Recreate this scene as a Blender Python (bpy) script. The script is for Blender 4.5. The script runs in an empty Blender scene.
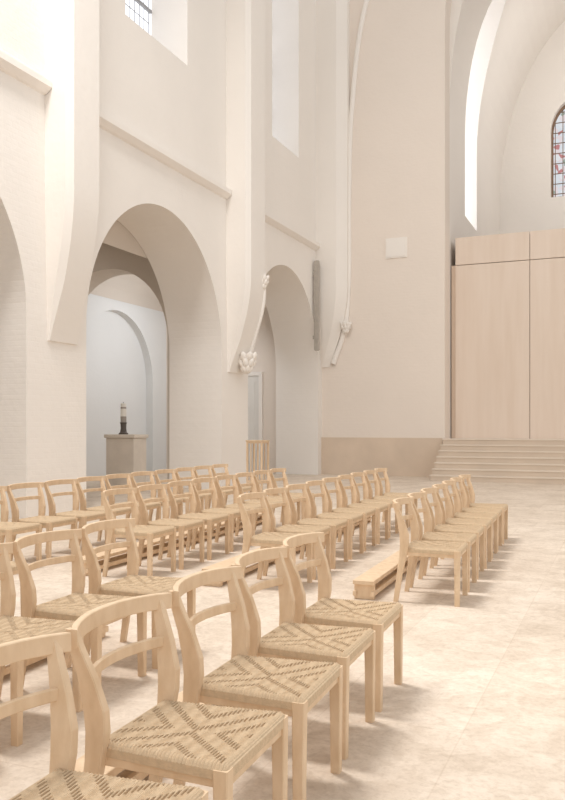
import bpy, bmesh, math, random
from mathutils import Vector, Matrix
random.seed(4)
scn=bpy.context.scene
try:
    scn.view_settings.view_transform='Standard'
    scn.view_settings.look='None'
except Exception: pass

def lin(c):
    return tuple(((v/255)/12.92 if v/255<=0.04045 else ((v/255+0.055)/1.055)**2.4) for v in c)+(1,)

# ---------------- materials
def base_mat(name,rgb,rough=0.8,noise_scale=3,var=0.06,bump=0.1,bump_scale=40,coords='Object',stretch=(1,1,1),rgb2=None):
    m=bpy.data.materials.new(name); m.use_nodes=True
    nt=m.node_tree; b=nt.nodes['Principled BSDF']
    b.inputs['Roughness'].default_value=rough
    b.inputs['Specular IOR Level'].default_value=0.25
    tc=nt.nodes.new('ShaderNodeTexCoord'); mp=nt.nodes.new('ShaderNodeMapping')
    mp.inputs['Scale'].default_value=stretch
    nt.links.new(tc.outputs[coords],mp.inputs['Vector'])
    n=nt.nodes.new('ShaderNodeTexNoise'); n.inputs['Scale'].default_value=noise_scale; n.inputs['Detail'].default_value=6
    nt.links.new(mp.outputs[0],n.inputs['Vector'])
    r=nt.nodes.new('ShaderNodeValToRGB')
    c=lin(rgb); c2=lin(rgb2) if rgb2 else tuple(max(0,x*(1-var*2)) for x in c[:3])+(1,)
    r.color_ramp.elements[0].position=0.3; r.color_ramp.elements[1].position=0.7
    r.color_ramp.elements[0].color=c2; r.color_ramp.elements[1].color=c
    nt.links.new(n.outputs['Fac'],r.inputs['Fac']); nt.links.new(r.outputs[0],b.inputs['Base Color'])
    if bump>0:
        n2=nt.nodes.new('ShaderNodeTexNoise'); n2.inputs['Scale'].default_value=bump_scale; n2.inputs['Detail'].default_value=4
        nt.links.new(mp.outputs[0],n2.inputs['Vector'])
        bp=nt.nodes.new('ShaderNodeBump'); bp.inputs['Strength'].default_value=bump; bp.inputs['Distance'].default_value=0.02
        nt.links.new(n2.outputs['Fac'],bp.inputs['Height']); nt.links.new(bp.outputs[0],b.inputs['Normal'])
    return m
def emis(name,rgb,s):
    m=bpy.data.materials.new(name); m.use_nodes=True; nt=m.node_tree
    nt.nodes.clear(); e=nt.nodes.new('ShaderNodeEmission'); o=nt.nodes.new('ShaderNodeOutputMaterial')
    e.inputs[0].default_value=lin(rgb); e.inputs[1].default_value=s; nt.links.new(e.outputs[0],o.inputs[0]); return m
# limewashed masonry: courses only barely telegraph through thick paint
def masonry(name,rgb,plane):
    m=base_mat(name,rgb,0.95,0.7,0.015,0.0)
    nt=m.node_tree; b=nt.nodes['Principled BSDF']
    tc=nt.nodes.new('ShaderNodeTexCoord'); sp_=nt.nodes.new('ShaderNodeSeparateXYZ'); cb=nt.nodes.new('ShaderNodeCombineXYZ')
    nt.links.new(tc.outputs['Object'],sp_.inputs[0])
    nt.links.new(sp_.outputs['Y' if plane=='YZ' else 'X'],cb.inputs[0]); nt.links.new(sp_.outputs['Z'],cb.inputs[1])
    br=nt.nodes.new('ShaderNodeTexBrick'); br.inputs['Scale'].default_value=1; br.inputs['Brick Width'].default_value=.26; br.inputs['Row Height'].default_value=.085
    br.inputs['Mortar Size'].default_value=.014; br.inputs['Mortar Smooth'].default_value=1
    nt.links.new(cb.outputs[0],br.inputs[0])
    n=nt.nodes.new('ShaderNodeTexNoise'); n.inputs['Scale'].default_value=7; n.inputs['Detail'].default_value=5
    nt.links.new(tc.outputs['Object'],n.inputs[0])
    ma=nt.nodes.new('ShaderNodeMath'); ma.operation='MULTIPLY_ADD'; ma.inputs[1].default_value=-.10
    nt.links.new(br.outputs['Fac'],ma.inputs[0]); nt.links.new(n.outputs[0],ma.inputs[2])
    bp=nt.nodes.new('ShaderNodeBump'); bp.inputs['Strength'].default_value=.35; bp.inputs['Distance'].default_value=.02
    nt.links.new(ma.outputs[0],bp.inputs['Height']); nt.links.new(bp.outputs[0],b.inputs['Normal'])
    return m
M_wall=masonry('limewashed_masonry',(240,234,227),'YZ')
M_trim=base_mat('limewashed_plaster',(240,234,227),0.95,0.6,0.015,0.3,7)
M_end=masonry('limewashed_masonry_end',(234,223,212),'XZ')
M_aisle=base_mat('aisle_plaster',(227,226,224),0.95,0.6,0.02,0.2,9)
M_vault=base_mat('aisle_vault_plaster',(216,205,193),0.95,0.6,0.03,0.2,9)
M_wain=base_mat('wainscot_stone',(220,201,181),0.8,1.5,0.05,0.15,20)
M_plinth=base_mat('pale_stone',(220,209,196),0.8,4,0.05,0.15,20)
M_step=base_mat('step_stone',(225,211,195),0.8,1.8,0.04,0.15,20)
M_riser=base_mat('step_stone_darkened',(214,197,179),0.85,1.8,0.04,0.15,20)  # step stone darkened on the risers, putting step contrast into the colour
M_wood=base_mat('light_ash',(229,204,174),0.5,6,0.05,0.06,60,stretch=(3,3,1.2),rgb2=(214,186,153))
M_cord=base_mat('paper_cord',(215,191,160),0.85,60,0.08,0.2,300)
M_panel=base_mat('pale_veneer',(227,211,196),0.55,1.6,0.04,0.0,30,stretch=(3,3,.25),rgb2=(221,203,186))
M_gap=base_mat('shadow_gap',(140,116,98),0.9,3,0.02,0)
M_gap_shade=base_mat('jamb_gap_shade',(212,190,170),0.7,3,0.02,0)  # mid-brown stands in for the shade between jamb and case
M_lead=base_mat('window_lead',(160,160,162),0.6,3,0.02,0)
M_grey=base_mat('grey_metal',(190,182,172),0.5,10,0.05,0.02)
M_door=base_mat('painted_door',(226,222,216),0.6,2,0.02,0.02)
M_dark=base_mat('dark_bronze',(96,88,82),0.4,10,0.05,0.05)
M_wax=base_mat('candle_wax',(228,223,215),0.4,10,0.02,0)
M_wax2=base_mat('candle_relief',(165,156,148),0.5,10,0.05,0)
M_sky=emis('daylight_glass',(248,250,255),1.5)
M_sky2=emis('daylight_glass_chancel',(250,251,255),2.2)

def floor_mat():
    m=bpy.data.materials.new('worn_limestone'); m.use_nodes=True; nt=m.node_tree; b=nt.nodes['Principled BSDF']
    b.inputs['Roughness'].default_value=0.6; b.inputs['Specular IOR Level'].default_value=0.3
    tc=nt.nodes.new('ShaderNodeTexCoord')
    mp=nt.nodes.new('ShaderNodeMapping'); mp.inputs['Rotation'].default_value=(0,0,math.radians(90))
    nt.links.new(tc.outputs['Object'],mp.inputs[0])
    br=nt.nodes.new('ShaderNodeTexBrick')
    br.inputs['Color1'].default_value=lin((232,219,204)); br.inputs['Color2'].default_value=lin((226,212,196)); br.inputs['Mortar'].default_value=lin((220,205,188))
    br.inputs['Scale'].default_value=1; br.inputs['Brick Width'].default_value=1.1; br.inputs['Row Height'].default_value=0.7
    br.inputs['Mortar Size'].default_value=0.006; br.inputs['Mortar Smooth'].default_value=0.9
    nt.links.new(mp.outputs[0],br.inputs[0])
    prev=br.outputs[0]
    for sc,lo,p0,p1,dist in ((1.3,(.82,.79,.76,1),.38,.62,.6),(6,(.84,.815,.785,1),.38,.58,1.2),(30,(.87,.85,.83,1),.37,.53,.3)):
        n=nt.nodes.new('ShaderNodeTexNoise'); n.inputs['Scale'].default_value=sc; n.inputs['Detail'].default_value=8; n.inputs['Roughness'].default_value=0.7; n.inputs['Distortion'].default_value=dist
        nt.links.new(tc.outputs['Object'],n.inputs[0])
        r=nt.nodes.new('ShaderNodeValToRGB'); r.color_ramp.elements[0].position=p0; r.color_ramp.elements[1].position=p1
        r.color_ramp.elements[0].color=lo; r.color_ramp.elements[1].color=(1,1,1,1)
        nt.links.new(n.outputs[0],r.inputs[0])
        mx=nt.nodes.new('ShaderNodeMixRGB'); mx.blend_type='MULTIPLY'; mx.inputs[0].default_value=0.85
        nt.links.new(prev,mx.inputs[1]); nt.links.new(r.outputs[0],mx.inputs[2]); prev=mx.outputs[0]
    nt.links.new(prev,b.inputs['Base Color'])
    bp=nt.nodes.new('ShaderNodeBump'); bp.inputs['Strength'].default_value=.2; bp.inputs['Distance'].default_value=.01
    n2=nt.nodes.new('ShaderNodeTexNoise'); n2.inputs['Scale'].default_value=18; n2.inputs['Detail'].default_value=5
    nt.links.new(tc.outputs['Object'],n2.inputs[0]); nt.links.new(n2.outputs[0],bp.inputs['Height']); nt.links.new(bp.outputs[0],b.inputs['Normal'])
    return m
M_floor=floor_mat()

def stained():
    m=bpy.data.materials.new('stained_glass'); m.use_nodes=True; nt=m.node_tree; nt.nodes.clear()
    o=nt.nodes.new('ShaderNodeOutputMaterial'); e=nt.nodes.new('ShaderNodeEmission'); e.inputs[1].default_value=.9
    tc=nt.nodes.new('ShaderNodeTexCoord'); v=nt.nodes.new('ShaderNodeTexVoronoi'); v.inputs['Scale'].default_value=6
    nt.links.new(tc.outputs['Object'],v.inputs['Vector'])
    s=nt.nodes.new('ShaderNodeSeparateColor'); nt.links.new(v.outputs['Color'],s.inputs[0])
    r=nt.nodes.new('ShaderNodeValToRGB'); r.color_ramp.interpolation='CONSTANT'
    cols=[(225,230,236),(236,224,226),(200,140,140),(228,232,238),(170,184,174),(236,237,240)]
    el=r.color_ramp.elements
    el[0].color=lin(cols[0]); el[1].position=.2; el[1].color=lin(cols[1])
    for i,c in enumerate(cols[2:]):
        q=el.new([.42,.52,.66,.74][i]); q.color=lin(c)
    nt.links.new(s.outputs[0],r.inputs[0]); nt.links.new(r.outputs[0],e.inputs[0]); nt.links.new(e.outputs[0],o.inputs[0]); return m
M_stain=stained()

# ---------------- helpers
def mk(name,bm,mats,smooth=False,parent=None):
    bmesh.ops.recalc_face_normals(bm,faces=bm.faces)
    me=bpy.data.meshes.new(name); bm.to_mesh(me); bm.free()
    for m in mats: me.materials.append(m)
    if smooth:
        for p in me.polygons: p.use_smooth=True
    o=bpy.data.objects.new(name,me); scn.collection.objects.link(o)
    if parent: o.parent=parent
    return o
def add_prism(bm,pts,axis,a0,a1,mi=0):
    def P(p,a):
        if axis=='X': return (a,p[0],p[1])
        if axis=='Y': return (p[0],a,p[1])
        return (p[0],p[1],a)
    A=[bm.verts.new(P(p,a0)) for p in pts]; B=[bm.verts.new(P(p,a1)) for p in pts]
    n=len(pts)
    fs=[bm.faces.new(A),bm.faces.new(B[::-1])]
    for i in range(n): fs.append(bm.faces.new((A[i],A[(i+1)%n],B[(i+1)%n],B[i])))
    for f in fs: f.material_index=mi
def prism(name,pts,axis,a0,a1,mat,parent=None):
    bm=bmesh.new(); add_prism(bm,pts,axis,a0,a1); return mk(name,bm,[mat],parent=parent)
def add_box(bm,x0,x1,y0,y1,z0,z1,mi=0):
    add_prism(bm,[(x0,y0),(x1,y0),(x1,y1),(x0,y1)],'Z',z0,z1,mi)
def box(name,x0,x1,y0,y1,z0,z1,mat,parent=None,bevel=0):
    bm=bmesh.new(); add_box(bm,x0,x1,y0,y1,z0,z1)
    if bevel: bmesh.ops.bevel(bm,geom=bm.edges[:],offset=bevel,segments=2,affect='EDGES')
    return mk(name,bm,[mat],parent=parent)
def loft(bm,rings,mi=0):
    R=[[bm.verts.new(p) for p in r] for r in rings]
    n=len(R[0]); fs=[bm.faces.new(R[0][::-1]),bm.faces.new(R[-1])]
    for a,b in zip(R[:-1],R[1:]):
        for i in range(n): fs.append(bm.faces.new((a[i],a[(i+1)%n],b[(i+1)%n],b[i])))
    for f in fs: f.material_index=mi
def oct2(ha,hb,c):
    return [(ha-c,-hb),(ha,-hb+c),(ha,hb-c),(ha-c,hb),(-ha+c,hb),(-ha,hb-c),(-ha,-hb+c),(-ha+c,-hb)]
def ringXY(cx,cy,cz,hx,hy,c=.004): return [(cx+a,cy+b,cz) for a,b in oct2(hx,hy,c)]
def ringXZ(cx,cy,cz,hx,hz,c=.003): return [(cx+a,cy,cz+b) for a,b in oct2(hx,hz,c)]
def ringYZ(cx,cy,cz,hy,hz,c=.003): return [(cx,cy+a,cz+b) for a,b in oct2(hy,hz,c)]
def arch_pts(c,w,z0,spring,apex,n=28,pw=1.0):
    pts=[(c-w/2,z0),(c+w/2,z0)]
    for i in range(n+1):
        t=math.pi*i/n
        pts.append((c+w/2*math.cos(t), spring+(apex-spring)*(math.sin(t)**pw)))
    return pts
def diff(o,cutters):
    for c in cutters:
        md=o.modifiers.new('b','BOOLEAN'); md.operation='DIFFERENCE'; md.solver='EXACT'; md.object=c
    dg=bpy.context.evaluated_depsgraph_get(); dg.update()
    me=bpy.data.meshes.new_from_object(o.evaluated_get(dg))
    o.modifiers.clear(); o.data=me
    for c in cutters: bpy.data.objects.remove(c,do_unlink=True)

XL=-8.64; YE=23.7
box('floor',-14.6,8.6,-3,YE,-0.3,0,M_floor)
# ---------------- left nave wall
bm=bmesh.new()
add_prism(bm,[(-10.04,0),(XL,0),(XL,20),(-9.54,20),(-9.54,7.3),(-10.04,7.3)],'Y',-3,YE)
wl=mk('wall_left',bm,[M_wall])
cent=[1.1,7.62,14.32,20.85]
wcent=[0.9,7.5,14.12,20.8]
cut=[]
for c in cent:
    cut.append(prism('c',arch_pts(c,5.16 if c!=20.85 else 5.02,-.2,3.25,5.92,48,1.04),'X',-11,-8,M_wall))
for c in wcent:
    cut.append(prism('c',arch_pts(c,2.35 if c!=20.8 else 1.9,9.2,15.2,16.3,16),'X',-11,-8,M_wall))
diff(wl,cut)
for k,c in enumerate(wcent):
    e=bpy.data.objects.new('window_%d'%(k+1),None); scn.collection.objects.link(e)
    prism('glass',arch_pts(c,2.45,9.1,15.2,16.4,16),'X',-9.62,-9.56,M_sky,e)
    bm=bmesh.new()
    for j in range(-6,7): add_box(bm,-9.56,-9.55,c+j*.18-.007,c+j*.18+.007,9.2,16)
    for j in range(1,26): add_box(bm,-9.56,-9.55,c-1.1,c+1.1,9.2+j*.26-.007,9.2+j*.26+.007)
    add_box(bm,-9.57,-9.5,c-.03,c+.03,9.2,16.2)
    for j in (1,2,3,4): add_box(bm,-9.57,-9.5,c-1.14,c+1.14,9.2+j*1.3-.03,9.2+j*1.3+.03)
    mk('lead_bars',bm,[M_lead],parent=e)

segs=[(-3,3.95),(4.85,10.63),(11.53,17.13),(18.15,23.2)]
for i,(a,b) in enumerate(segs):
    prism('trim_%d'%(i+1),[(XL,6.80),(XL+.05,6.82),(XL+.15,6.90),(XL+.15,7.0),(XL,7.08)],'Y',a,b,M_trim)

def pilaster(cy,w,p,zb,zt):
    bm=bmesh.new(); rings=[]
    zs=[(zb+(zt-zb)*i/20) for i in range(21)]+[20]
    for i,z in enumerate(zs):
        t=min(1,i/20); pr=.04+(p-.04)*math.sin(t*math.pi/2)**1.1
        c=min(.1,pr*.35); hw=w/2*(.86+.14*t)
        rings.append([(XL,cy-hw,z),(XL+pr-c,cy-hw,z),(XL+pr,cy-hw+c,z),(XL+pr,cy+hw-c,z),(XL+pr-c,cy+hw,z),(XL,cy+hw,z)])
    loft(bm,rings); return mk('pilaster',bm,[M_trim],parent=wl)
pilaster(4.4,.88,.5,2.9,5.4)
pilaster(11.08,.88,.5,2.85,5.4)
P2=pilaster(17.64,1.0,.6,2.75,5.1)
def tube(name,pts,r,mat,parent=None):
    cu=bpy.data.curves.new(name,'CURVE'); cu.dimensions='3D'; s=cu.splines.new('BEZIER'); s.bezier_points.add(len(pts)-1)
    for b,p in zip(s.bezier_points,pts): b.co=p; b.handle_left_type=b.handle_right_type='AUTO'
    cu.bevel_depth=r; cu.bevel_resolution=4; cu.materials.append(mat)
    o=bpy.data.objects.new(name,cu); scn.collection.objects.link(o)
    if parent: o.parent=parent
    return o
# ---------------- end wall
we=box('wall_end',-14.6,14,YE,YE+.7,0,20.5,M_end)
diff(we,[prism('c',arch_pts(0,9.66,1.12,13.2,19.2,40),'Y',YE-1,YE+2,M_end)])
bm=bmesh.new(); rings=[]
for i in range(22):
    t=min(1,i/20); z=3.3+2.4*t if i<21 else 20
    p=.05+.5*math.sin(t*math.pi/2)
    x0,x1=XL,XL+.25+.65*math.sin(t*math.pi/2)
    rings.append([(x0,YE,z),(x0,YE-p,z),(x1-.25,YE-p,z),(x1,YE-p*.45,z),(x1,YE,z)])
loft(bm,rings); P3=mk('pilaster',bm,[M_trim],parent=we)
tube('vault_rib',[(-8.25,YE-.06,3.4),(-7.9,YE-.04,4.4),(-7.78,YE-.03,5.6),(-7.76,YE-.02,8.5),(-7.66,YE-.02,11.2),(-7.15,YE-.02,14.5),(-6,YE-.02,17.2),(-3.5,YE-.02,19.6)],.08,M_trim,P3)
def capital(loc,s,parent):
    bm=bmesh.new()
    for ring,(n,rr,zz,sc) in enumerate([(7,.11,0,.09),(7,.17,.16,.11),(8,.2,.32,.12)]):
        for i in range(n):
            a=2*math.pi*(i+.5*ring)/n
            mt=Matrix.Translation((rr*math.cos(a),rr*math.sin(a),zz))@Matrix.Rotation(a,4,'Z')@Matrix.Rotation(.5,4,'Y')@Matrix.Diagonal((sc*.6,sc*.75,sc*1.3,1))
            bmesh.ops.create_icosphere(bm,subdivisions=2,radius=1,matrix=mt)
    bmesh.ops.create_cone(bm,cap_ends=True,segments=16,radius1=.06,radius2=.2,depth=.5,matrix=Matrix.Translation((0,0,.14)))
    o=mk('carved_capital',bm,[M_trim],smooth=True,parent=parent); o.location=loc; o.scale=(s,s,s)
capital((XL+.26,17.72,2.84),.9,P2)
capital((XL+.55,18.0,4.85),.6,P2)
capital((-7.80,YE-.2,4.36),.62,P3)
tube('corbel_rib',[(XL+.14,17.92,2.95),(XL+.34,18.02,3.7),(XL+.52,18.06,4.4),(XL+.56,18.06,5.2)],.06,M_trim,P2)

box('baseboard_end',XL,-4.90,YE-.05,YE,0,1.14,M_wain)
bm=bmesh.new(); add_box(bm,-6.6,-5.95,YE-.03,YE,6.5,7.1)
add_box(bm,-6.56,-5.99,YE-.045,YE-.03,6.54,7.06)
mk('wall_vent',bm,[M_trim])
bm=bmesh.new(); add_box(bm,XL+.05,XL+.2,YE-.84,YE-.72,3.75,6.45)
bmesh.ops.bevel(bm,geom=bm.edges[:],offset=.02,segments=2,affect='EDGES')
for i in range(30): add_box(bm,XL+.07,XL+.18,YE-.85,YE-.84,3.85+i*.085,3.9+i*.085)
add_box(bm,XL,XL+.06,YE-.8,YE-.74,4.1,4.2); add_box(bm,XL,XL+.06,YE-.8,YE-.74,6.0,6.1)
mk('column_loudspeaker',bm,[M_grey])

# ---------------- steps and chancel floor
bm=bmesh.new(); td=.27; y0=YE-7*td
for i in range(7):
    y=y0+i*td; z=i*.16
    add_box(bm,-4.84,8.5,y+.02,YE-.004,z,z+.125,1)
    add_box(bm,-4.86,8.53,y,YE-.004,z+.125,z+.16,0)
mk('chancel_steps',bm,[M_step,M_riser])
box('floor_chancel',-4.83,4.83,YE+.7,35.1,.9,1.12,M_step)

# ---------------- chancel shell
A=4.83
def prof(off,spring=11.,rise=8.,n=40):
    o=[(-(A+off),1.12)]
    for i in range(n+1):
        t=math.pi-math.pi*i/n
        o.append(((A+off)*math.cos(t),spring+(rise+off)*math.sin(t)))
    o.append((A+off,1.12)); return o
bm=bmesh.new(); ii=prof(0); oo=prof(.6); n=len(ii)
rows=[[bm.verts.new((x,y,z)) for x,z in L] for y,L in ((YE+.7,ii),(YE+.7,oo),(35.1,ii),(35.1,oo))]
for i in range(n-1):
    for a,b in ((0,1),(1,3),(3,2),(2,0)):
        bm.faces.new((rows[a][i],rows[a][i+1],rows[b][i+1],rows[b][i]))
bm.faces.new([rows[a][0] for a in (0,1,3,2)]); bm.faces.new([rows[a][-1] for a in (0,1,3,2)])
wc=mk('wall_chancel',bm,[M_trim])
diff(wc,[prism('c',arch_pts(28.1,2.3,8.4,13.2,16.4,24),'X',-7,-2.6,M_trim)])
e=bpy.data.objects.new('window_5',None); scn.collection.objects.link(e)
box('glass',-5.5,-5.45,26.8,29.4,8.2,17,M_sky2,e)
wb=box('wall_apse',-5.4,5.4,35.1,35.8,0,20,M_trim)
diff(wb,[prism('c',arch_pts(s*1.75,2.1,10.9,13.6,14.9,20),'Y',34.5,36.5,M_trim) for s in (-1,1)])
for k,s in enumerate((-1,1)):
    e=bpy.data.objects.new('window_%d'%(6+k),None); scn.collection.objects.link(e)
    prism('glass',arch_pts(s*1.75,2.2,10.8,13.6,15,20),'Y',35.5,35.54,M_stain,e)
    bm=bmesh.new()
    for j in range(-3,4): add_box(bm,s*1.75+j*.3-.015,s*1.75+j*.3+.015,35.47,35.5,10.9,14.6)
    for j in range(9): add_box(bm,s*1.75-1.05,s*1.75+1.05,35.47,35.5,11.1+j*.42,11.13+j*.42)
    P=arch_pts(s*1.75,2.1,10.9,13.6,14.9,20); Q=arch_pts(s*1.75,1.94,10.98,13.6,14.8,20)
    vs=[[bm.verts.new((p[0],y,p[1])) for p in L] for L in (P,Q) for y in (35.38,35.5)]
    m=len(P)
    for i in range(m):
        j=(i+1)%m
        for a,b in ((0,1),(1,3),(3,2),(2,0)): bm.faces.new((vs[a][i],vs[a][j],vs[b][j],vs[b][i]))
    mk('lead_frame',bm,[M_gap],parent=e)

# ---------------- big wooden cabinet
cab=bpy.data.objects.new('panelled_organ_case',None); scn.collection.objects.link(cab)
cx0=-4.68; pw=2.15
box('carcass',cx0+.03,cx0+4*pw-.03,24.56,26.4,1.12,7.06,M_gap,cab)
box('side_panel',cx0,cx0+.03,24.53,26.4,1.12,7.12,M_panel,cab)
box('shade_strip',-4.80,cx0,24.52,24.58,1.12,6.3,M_gap_shade,cab)  # strip added across the jamb gap, its shade given as flat brown
for i in range(4):
    box('door_panel',cx0+i*pw+.008,cx0+(i+1)*pw-.008,24.48,24.56,1.12,6.285,M_panel,cab,.003)
    box('upper_panel',cx0+i*pw+.008,cx0+(i+1)*pw-.008,24.48,24.56,6.305,7.12,M_panel,cab,.003)

# ---------------- aisle
wo=box('wall_aisle',-14.8,-14.2,-3,YE,0,7.4,M_aisle)
diff(wo,[prism('c',arch_pts(c,4.0,-.2,2.9,5.0,24),'X',-14.45,-14,M_aisle) for c in cent])
for k,cy in enumerate([4.4,11.0,17.65]):
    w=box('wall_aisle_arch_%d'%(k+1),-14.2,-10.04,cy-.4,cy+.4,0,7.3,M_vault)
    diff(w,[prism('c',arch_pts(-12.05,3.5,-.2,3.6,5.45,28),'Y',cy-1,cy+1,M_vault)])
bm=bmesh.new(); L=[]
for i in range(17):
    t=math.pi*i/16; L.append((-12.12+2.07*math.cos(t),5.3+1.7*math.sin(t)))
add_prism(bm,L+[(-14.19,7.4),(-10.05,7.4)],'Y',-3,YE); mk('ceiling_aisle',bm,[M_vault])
d=bpy.data.objects.new('door_1',None); scn.collection.objects.link(d)
box('leaf',-12.1,-10.75,YE-.05,YE,0,3.1,M_door,d,.01)
bm=bmesh.new()
for a,b,c,e2 in ((-12.22,-12.1,0,3.1),(-10.75,-10.63,0,3.1),(-12.22,-10.63,3.1,3.22)): add_box(bm,a,b,YE-.09,YE,c,e2)
mk('frame',bm,[M_trim],parent=d)
bm=bmesh.new()
for a in (-11.95,-11.35):
    for z in (.3,1.7): add_box(bm,a,a+.45,YE-.065,YE-.05,z,z+1.2)
mk('raised_panels',bm,[M_door],parent=d)
# plinth with candle
px,py=-10.72,16.1
bm=bmesh.new()
add_box(bm,px-.42,px+.42,py-.3,py+.3,0,.12); add_box(bm,px-.38,px+.38,py-.27,py+.27,.12,1.2); add_box(bm,px-.42,px+.42,py-.3,py+.3,1.2,1.28)
bmesh.ops.bevel(bm,geom=bm.edges[:],offset=.01,segments=1,affect='EDGES')
mk('stone_plinth',bm,[M_plinth])
bm=bmesh.new()
def spin(prof_,mi,n=20):
    rings=[[(r*math.cos(2*math.pi*i/n),r*math.sin(2*math.pi*i/n),z) for i in range(n)] for r,z in prof_]
    loft(bm,rings,mi)
spin([(.11,0),(.11,.03),(.08,.05),(.065,.14),(.07,.24),(.085,.28)],0)
spin([(.068,.28),(.068,.42)],2); spin([(.068,.42),(.066,.6)],1); spin([(.067,.6),(.066,.64)],2); spin([(.065,.64),(.063,.72),(.035,.73)],1); spin([(.005,.73),(.005,.76)],0)
o=mk('altar_candle',bm,[M_dark,M_wax,M_wax2]); o.location=(px-.08,py,1.28)
# slatted wooden stand near pier
bm=bmesh.new(); hx,hy=.17,.17
for a in (-1,1):
    for b in (-1,1): add_box(bm,a*hx-.018,a*hx+.018,b*hy-.018,b*hy+.018,0,1.14)
for z in (.25,1.1):
    for a in (-1,1):
        add_box(bm,-hx,hx,a*hy-.012,a*hy+.012,z,z+.045); add_box(bm,a*hx-.012,a*hx+.012,-hy,hy,z,z+.045)
for j in (-1,0,1):
    for a in (-1,1): add_box(bm,j*.085-.01,j*.085+.01,a*hy-.008,a*hy+.008,.29,1.1)
add_box(bm,-.2,.2,-.2,.2,1.14,1.165)
o=mk('slatted_wooden_stand',bm,[M_wood]); o.location=(-7.35,16.1,0)

# ---------------- chair
def chair_mesh():
    bm=bmesh.new()
    for s in (-1,1):
        loft(bm,[ringXY(-.262,.222*s,0,.019,.016),ringXY(-.230,.222*s,.22,.023,.018),ringXY(-.198,.224*s,.40,.030,.019),
                 ringXY(-.188,.226*s,.49,.036,.019),ringXY(-.190,.232*s,.56,.038,.018),ringXY(-.211,.245*s,.66,.030,.017),ringXY(-.240,.259*s,.75,.022,.016),ringXY(-.256,.266*s,.812,.016,.014)])
        loft(bm,[ringXY(.240,.234*s,0,.020,.019),ringXY(.240,.233*s,.25,.022,.021),ringXY(.240,.230*s,.44,.024,.023)])
        loft(bm,[ringYZ(-.2,.2*s,.405,.011,.024),ringYZ(.24,.225*s,.405,.011,.024)])
    rg=[];rl=[]
    for i in range(21):
        u=-1+i/10
        rg.append(ringXZ(-.226-.085*(1-abs(u)**2.2),.298*u,.790+.006*(1-u*u),.0125,.029))
        rl.append(ringXZ(-.212-.055*(1-u*u),.242*u,.655+.003*(1-u*u),.0085,.019))
    loft(bm,rg); loft(bm,rl)
    loft(bm,[ringXZ(.243,-.225,.405,.012,.024),ringXZ(.243,.225,.405,.012,.024)])
    loft(bm,[ringXZ(-.2,-.205,.405,.012,.024),ringXZ(-.2,.205,.405,.012,.024)])
    NX,NY=234,84; x0,x1=-.205,.262; G=[]; pit=.0125
    for i in range(NX+1):
        u=-1+2*i/NX; x=x0+(x1-x0)*i/NX; row=[]
        hw=.212+.038*(i/NX)
        for j in range(NY+1):
            v=-1+2*j/NY; y=hw*v
            z=.456-.014*(1-u*u)*(1-v*v)
            for q in (u,v):
                a=(abs(q)-.91)/.09
                if a>0: z-=.018*a*a
            X=(x-.03); ci=round(X/pit); fx=X/pit-ci
            z+=.0016*math.cos(2*math.pi*X/pit*2)
            ph=(abs(y)-abs(ci*pit)*.95)%.105
            if abs(fx)<.25 and ph<.034 and abs(u)<.9 and abs(v)<.92: z-=.012
            if abs(v)>.86: z+=.0012*math.cos(2*math.pi*X/pit)
            row.append(bm.verts.new((x,y,z)))
        G.append(row)
    for i in range(NX):
        for j in range(NY):
            f=bm.faces.new((G[i][j],G[i+1][j],G[i+1][j+1],G[i][j+1])); f.material_index=1
    loop=[G[i][0] for i in range(NX)]+[G[NX][j] for j in range(NY)]+[G[i][NY] for i in range(NX,0,-1)]+[G[0][j] for j in range(NY,0,-1)]
    low=[bm.verts.new((v.co.x,v.co.y,.410)) for v in loop]
    for i in range(len(loop)):
        j=(i+1)%len(loop); f=bm.faces.new((loop[i],low[i],low[j],loop[j])); f.material_index=1
    f=bm.faces.new(low); f.material_index=1
    bmesh.ops.recalc_face_normals(bm,faces=bm.faces)
    me=bpy.data.meshes.new('wooden_chair'); bm.to_mesh(me); bm.free()
    me.materials.append(M_wood); me.materials.append(M_cord); return me
CM=chair_mesh()
def chair(row,Y):
    X=-1.385-1.43*row-.04*(Y-4)
    o=bpy.data.objects.new('wooden_chair',CM); scn.collection.objects.link(o)
    o.location=(X+random.uniform(-.01,.01),Y+random.uniform(-.004,.004),0); o.rotation_euler=(0,0,.04+random.uniform(-.008,.008))
sp=.625
for k in range(5): chair(0,4.21-sp*k)
for k in range(7): chair(0,6.78+sp*k)
for k in range(6): chair(1,4.4-sp*k)
for k in range(9): chair(1,6.8+sp*k)
for k in range(5): chair(2,4.5-sp*k)
for k in range(8): chair(2,6.8+sp*k)
for k in range(10): chair(3,6.5+sp*k)
def kneeler(row,y0,y1):
    bm=bmesh.new(); L=y1-y0
    add_box(bm,-.09,.09,0,L,.125,.16); add_box(bm,-.09,-.06,0,L,.03,.07); add_box(bm,.06,.09,0,L,.03,.07)
    n=max(2,int(L/1.2)+1)
    for i in range(n):
        y=.03+(L-.11)*i/(n-1); add_box(bm,-.085,.085,y,y+.05,0,.126)
    bmesh.ops.bevel(bm,geom=bm.edges[:],offset=.003,segments=1,affect='EDGES')
    o=mk('kneeling_bench',bm,[M_wood]); o.location=(-1.385-1.43*row-.52-.04*(y0-4),y0,0); o.rotation_euler=(0,0,.04)
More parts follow.
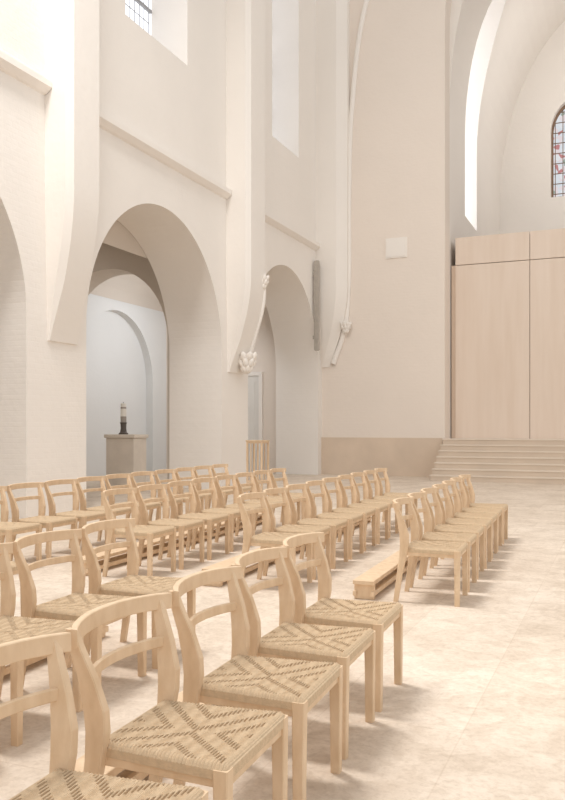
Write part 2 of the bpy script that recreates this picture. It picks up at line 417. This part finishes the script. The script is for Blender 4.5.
for r,(a,b) in [(0,(6.5,10.9)),(1,(6.5,12)),(2,(6.5,11.4)),(1,(1.2,4.7)),(0,(1.6,4.5))]: kneeler(r,a,b)

# ---------------- lights
w=bpy.data.worlds.new('w'); scn.world=w; w.use_nodes=True
w.node_tree.nodes['Background'].inputs[0].default_value=(1,.978,.952,1); w.node_tree.nodes['Background'].inputs[1].default_value=.94
def area(name,loc,target,sx,sy,power,col):
    l=bpy.data.lights.new(name,'AREA'); l.shape='RECTANGLE'; l.size=sx; l.size_y=sy; l.energy=power; l.color=col
    o=bpy.data.objects.new(name,l); scn.collection.objects.link(o); o.location=loc
    o.rotation_euler=(Vector(target)-Vector(loc)).to_track_quat('-Z','Y').to_euler()
area('light_clerestory',(-6.0,6.5,14),(3.5,6.5,0),1.6,4,1500,(1,.98,.955))
area('fill_aisle',(-11.0,20.8,5.2),(-14.2,20.8,2.2),2,1.5,95,(.9,.95,1))  # unseen fill added to brighten the aisle's outer wall
area('fill_aisle',(-11.0,14.3,5.2),(-14.2,14.3,1),2,1.5,40,(1,.975,.94))  # second unseen fill, added to lift the aisle
area('fill_chancel',(1.5,29,15),(-2,35,11),4,4,230,(1,.99,.975))  # unseen fill added under the closed vault, where the window gives little
def spot(loc,target,deg,power):  # unseen spots added to lay soft light patches on the floor
    l=bpy.data.lights.new('floor_patch_spot','SPOT'); l.energy=power; l.spot_size=math.radians(deg); l.spot_blend=1; l.shadow_soft_size=.7; l.color=(1,.97,.92)
    o=bpy.data.objects.new('floor_patch_spot',l); scn.collection.objects.link(o); o.location=loc
    o.rotation_euler=(Vector(target)-Vector(loc)).to_track_quat('-Z','Y').to_euler()
spot((-7.6,1.0,12.5),(-.1,4.7,0),11,2200)
spot((-7.6,1.0,12.5),(-1.9,5.6,0),9,1800)

cam=bpy.data.cameras.new('camera'); co=bpy.data.objects.new('camera',cam); scn.collection.objects.link(co)
cam.sensor_width=36; cam.lens=814/800*36; cam.shift_y=.035; cam.clip_end=200
co.location=(0,0,1.43); co.rotation_euler=(math.radians(90),0,math.asin(.3875))
scn.camera=co
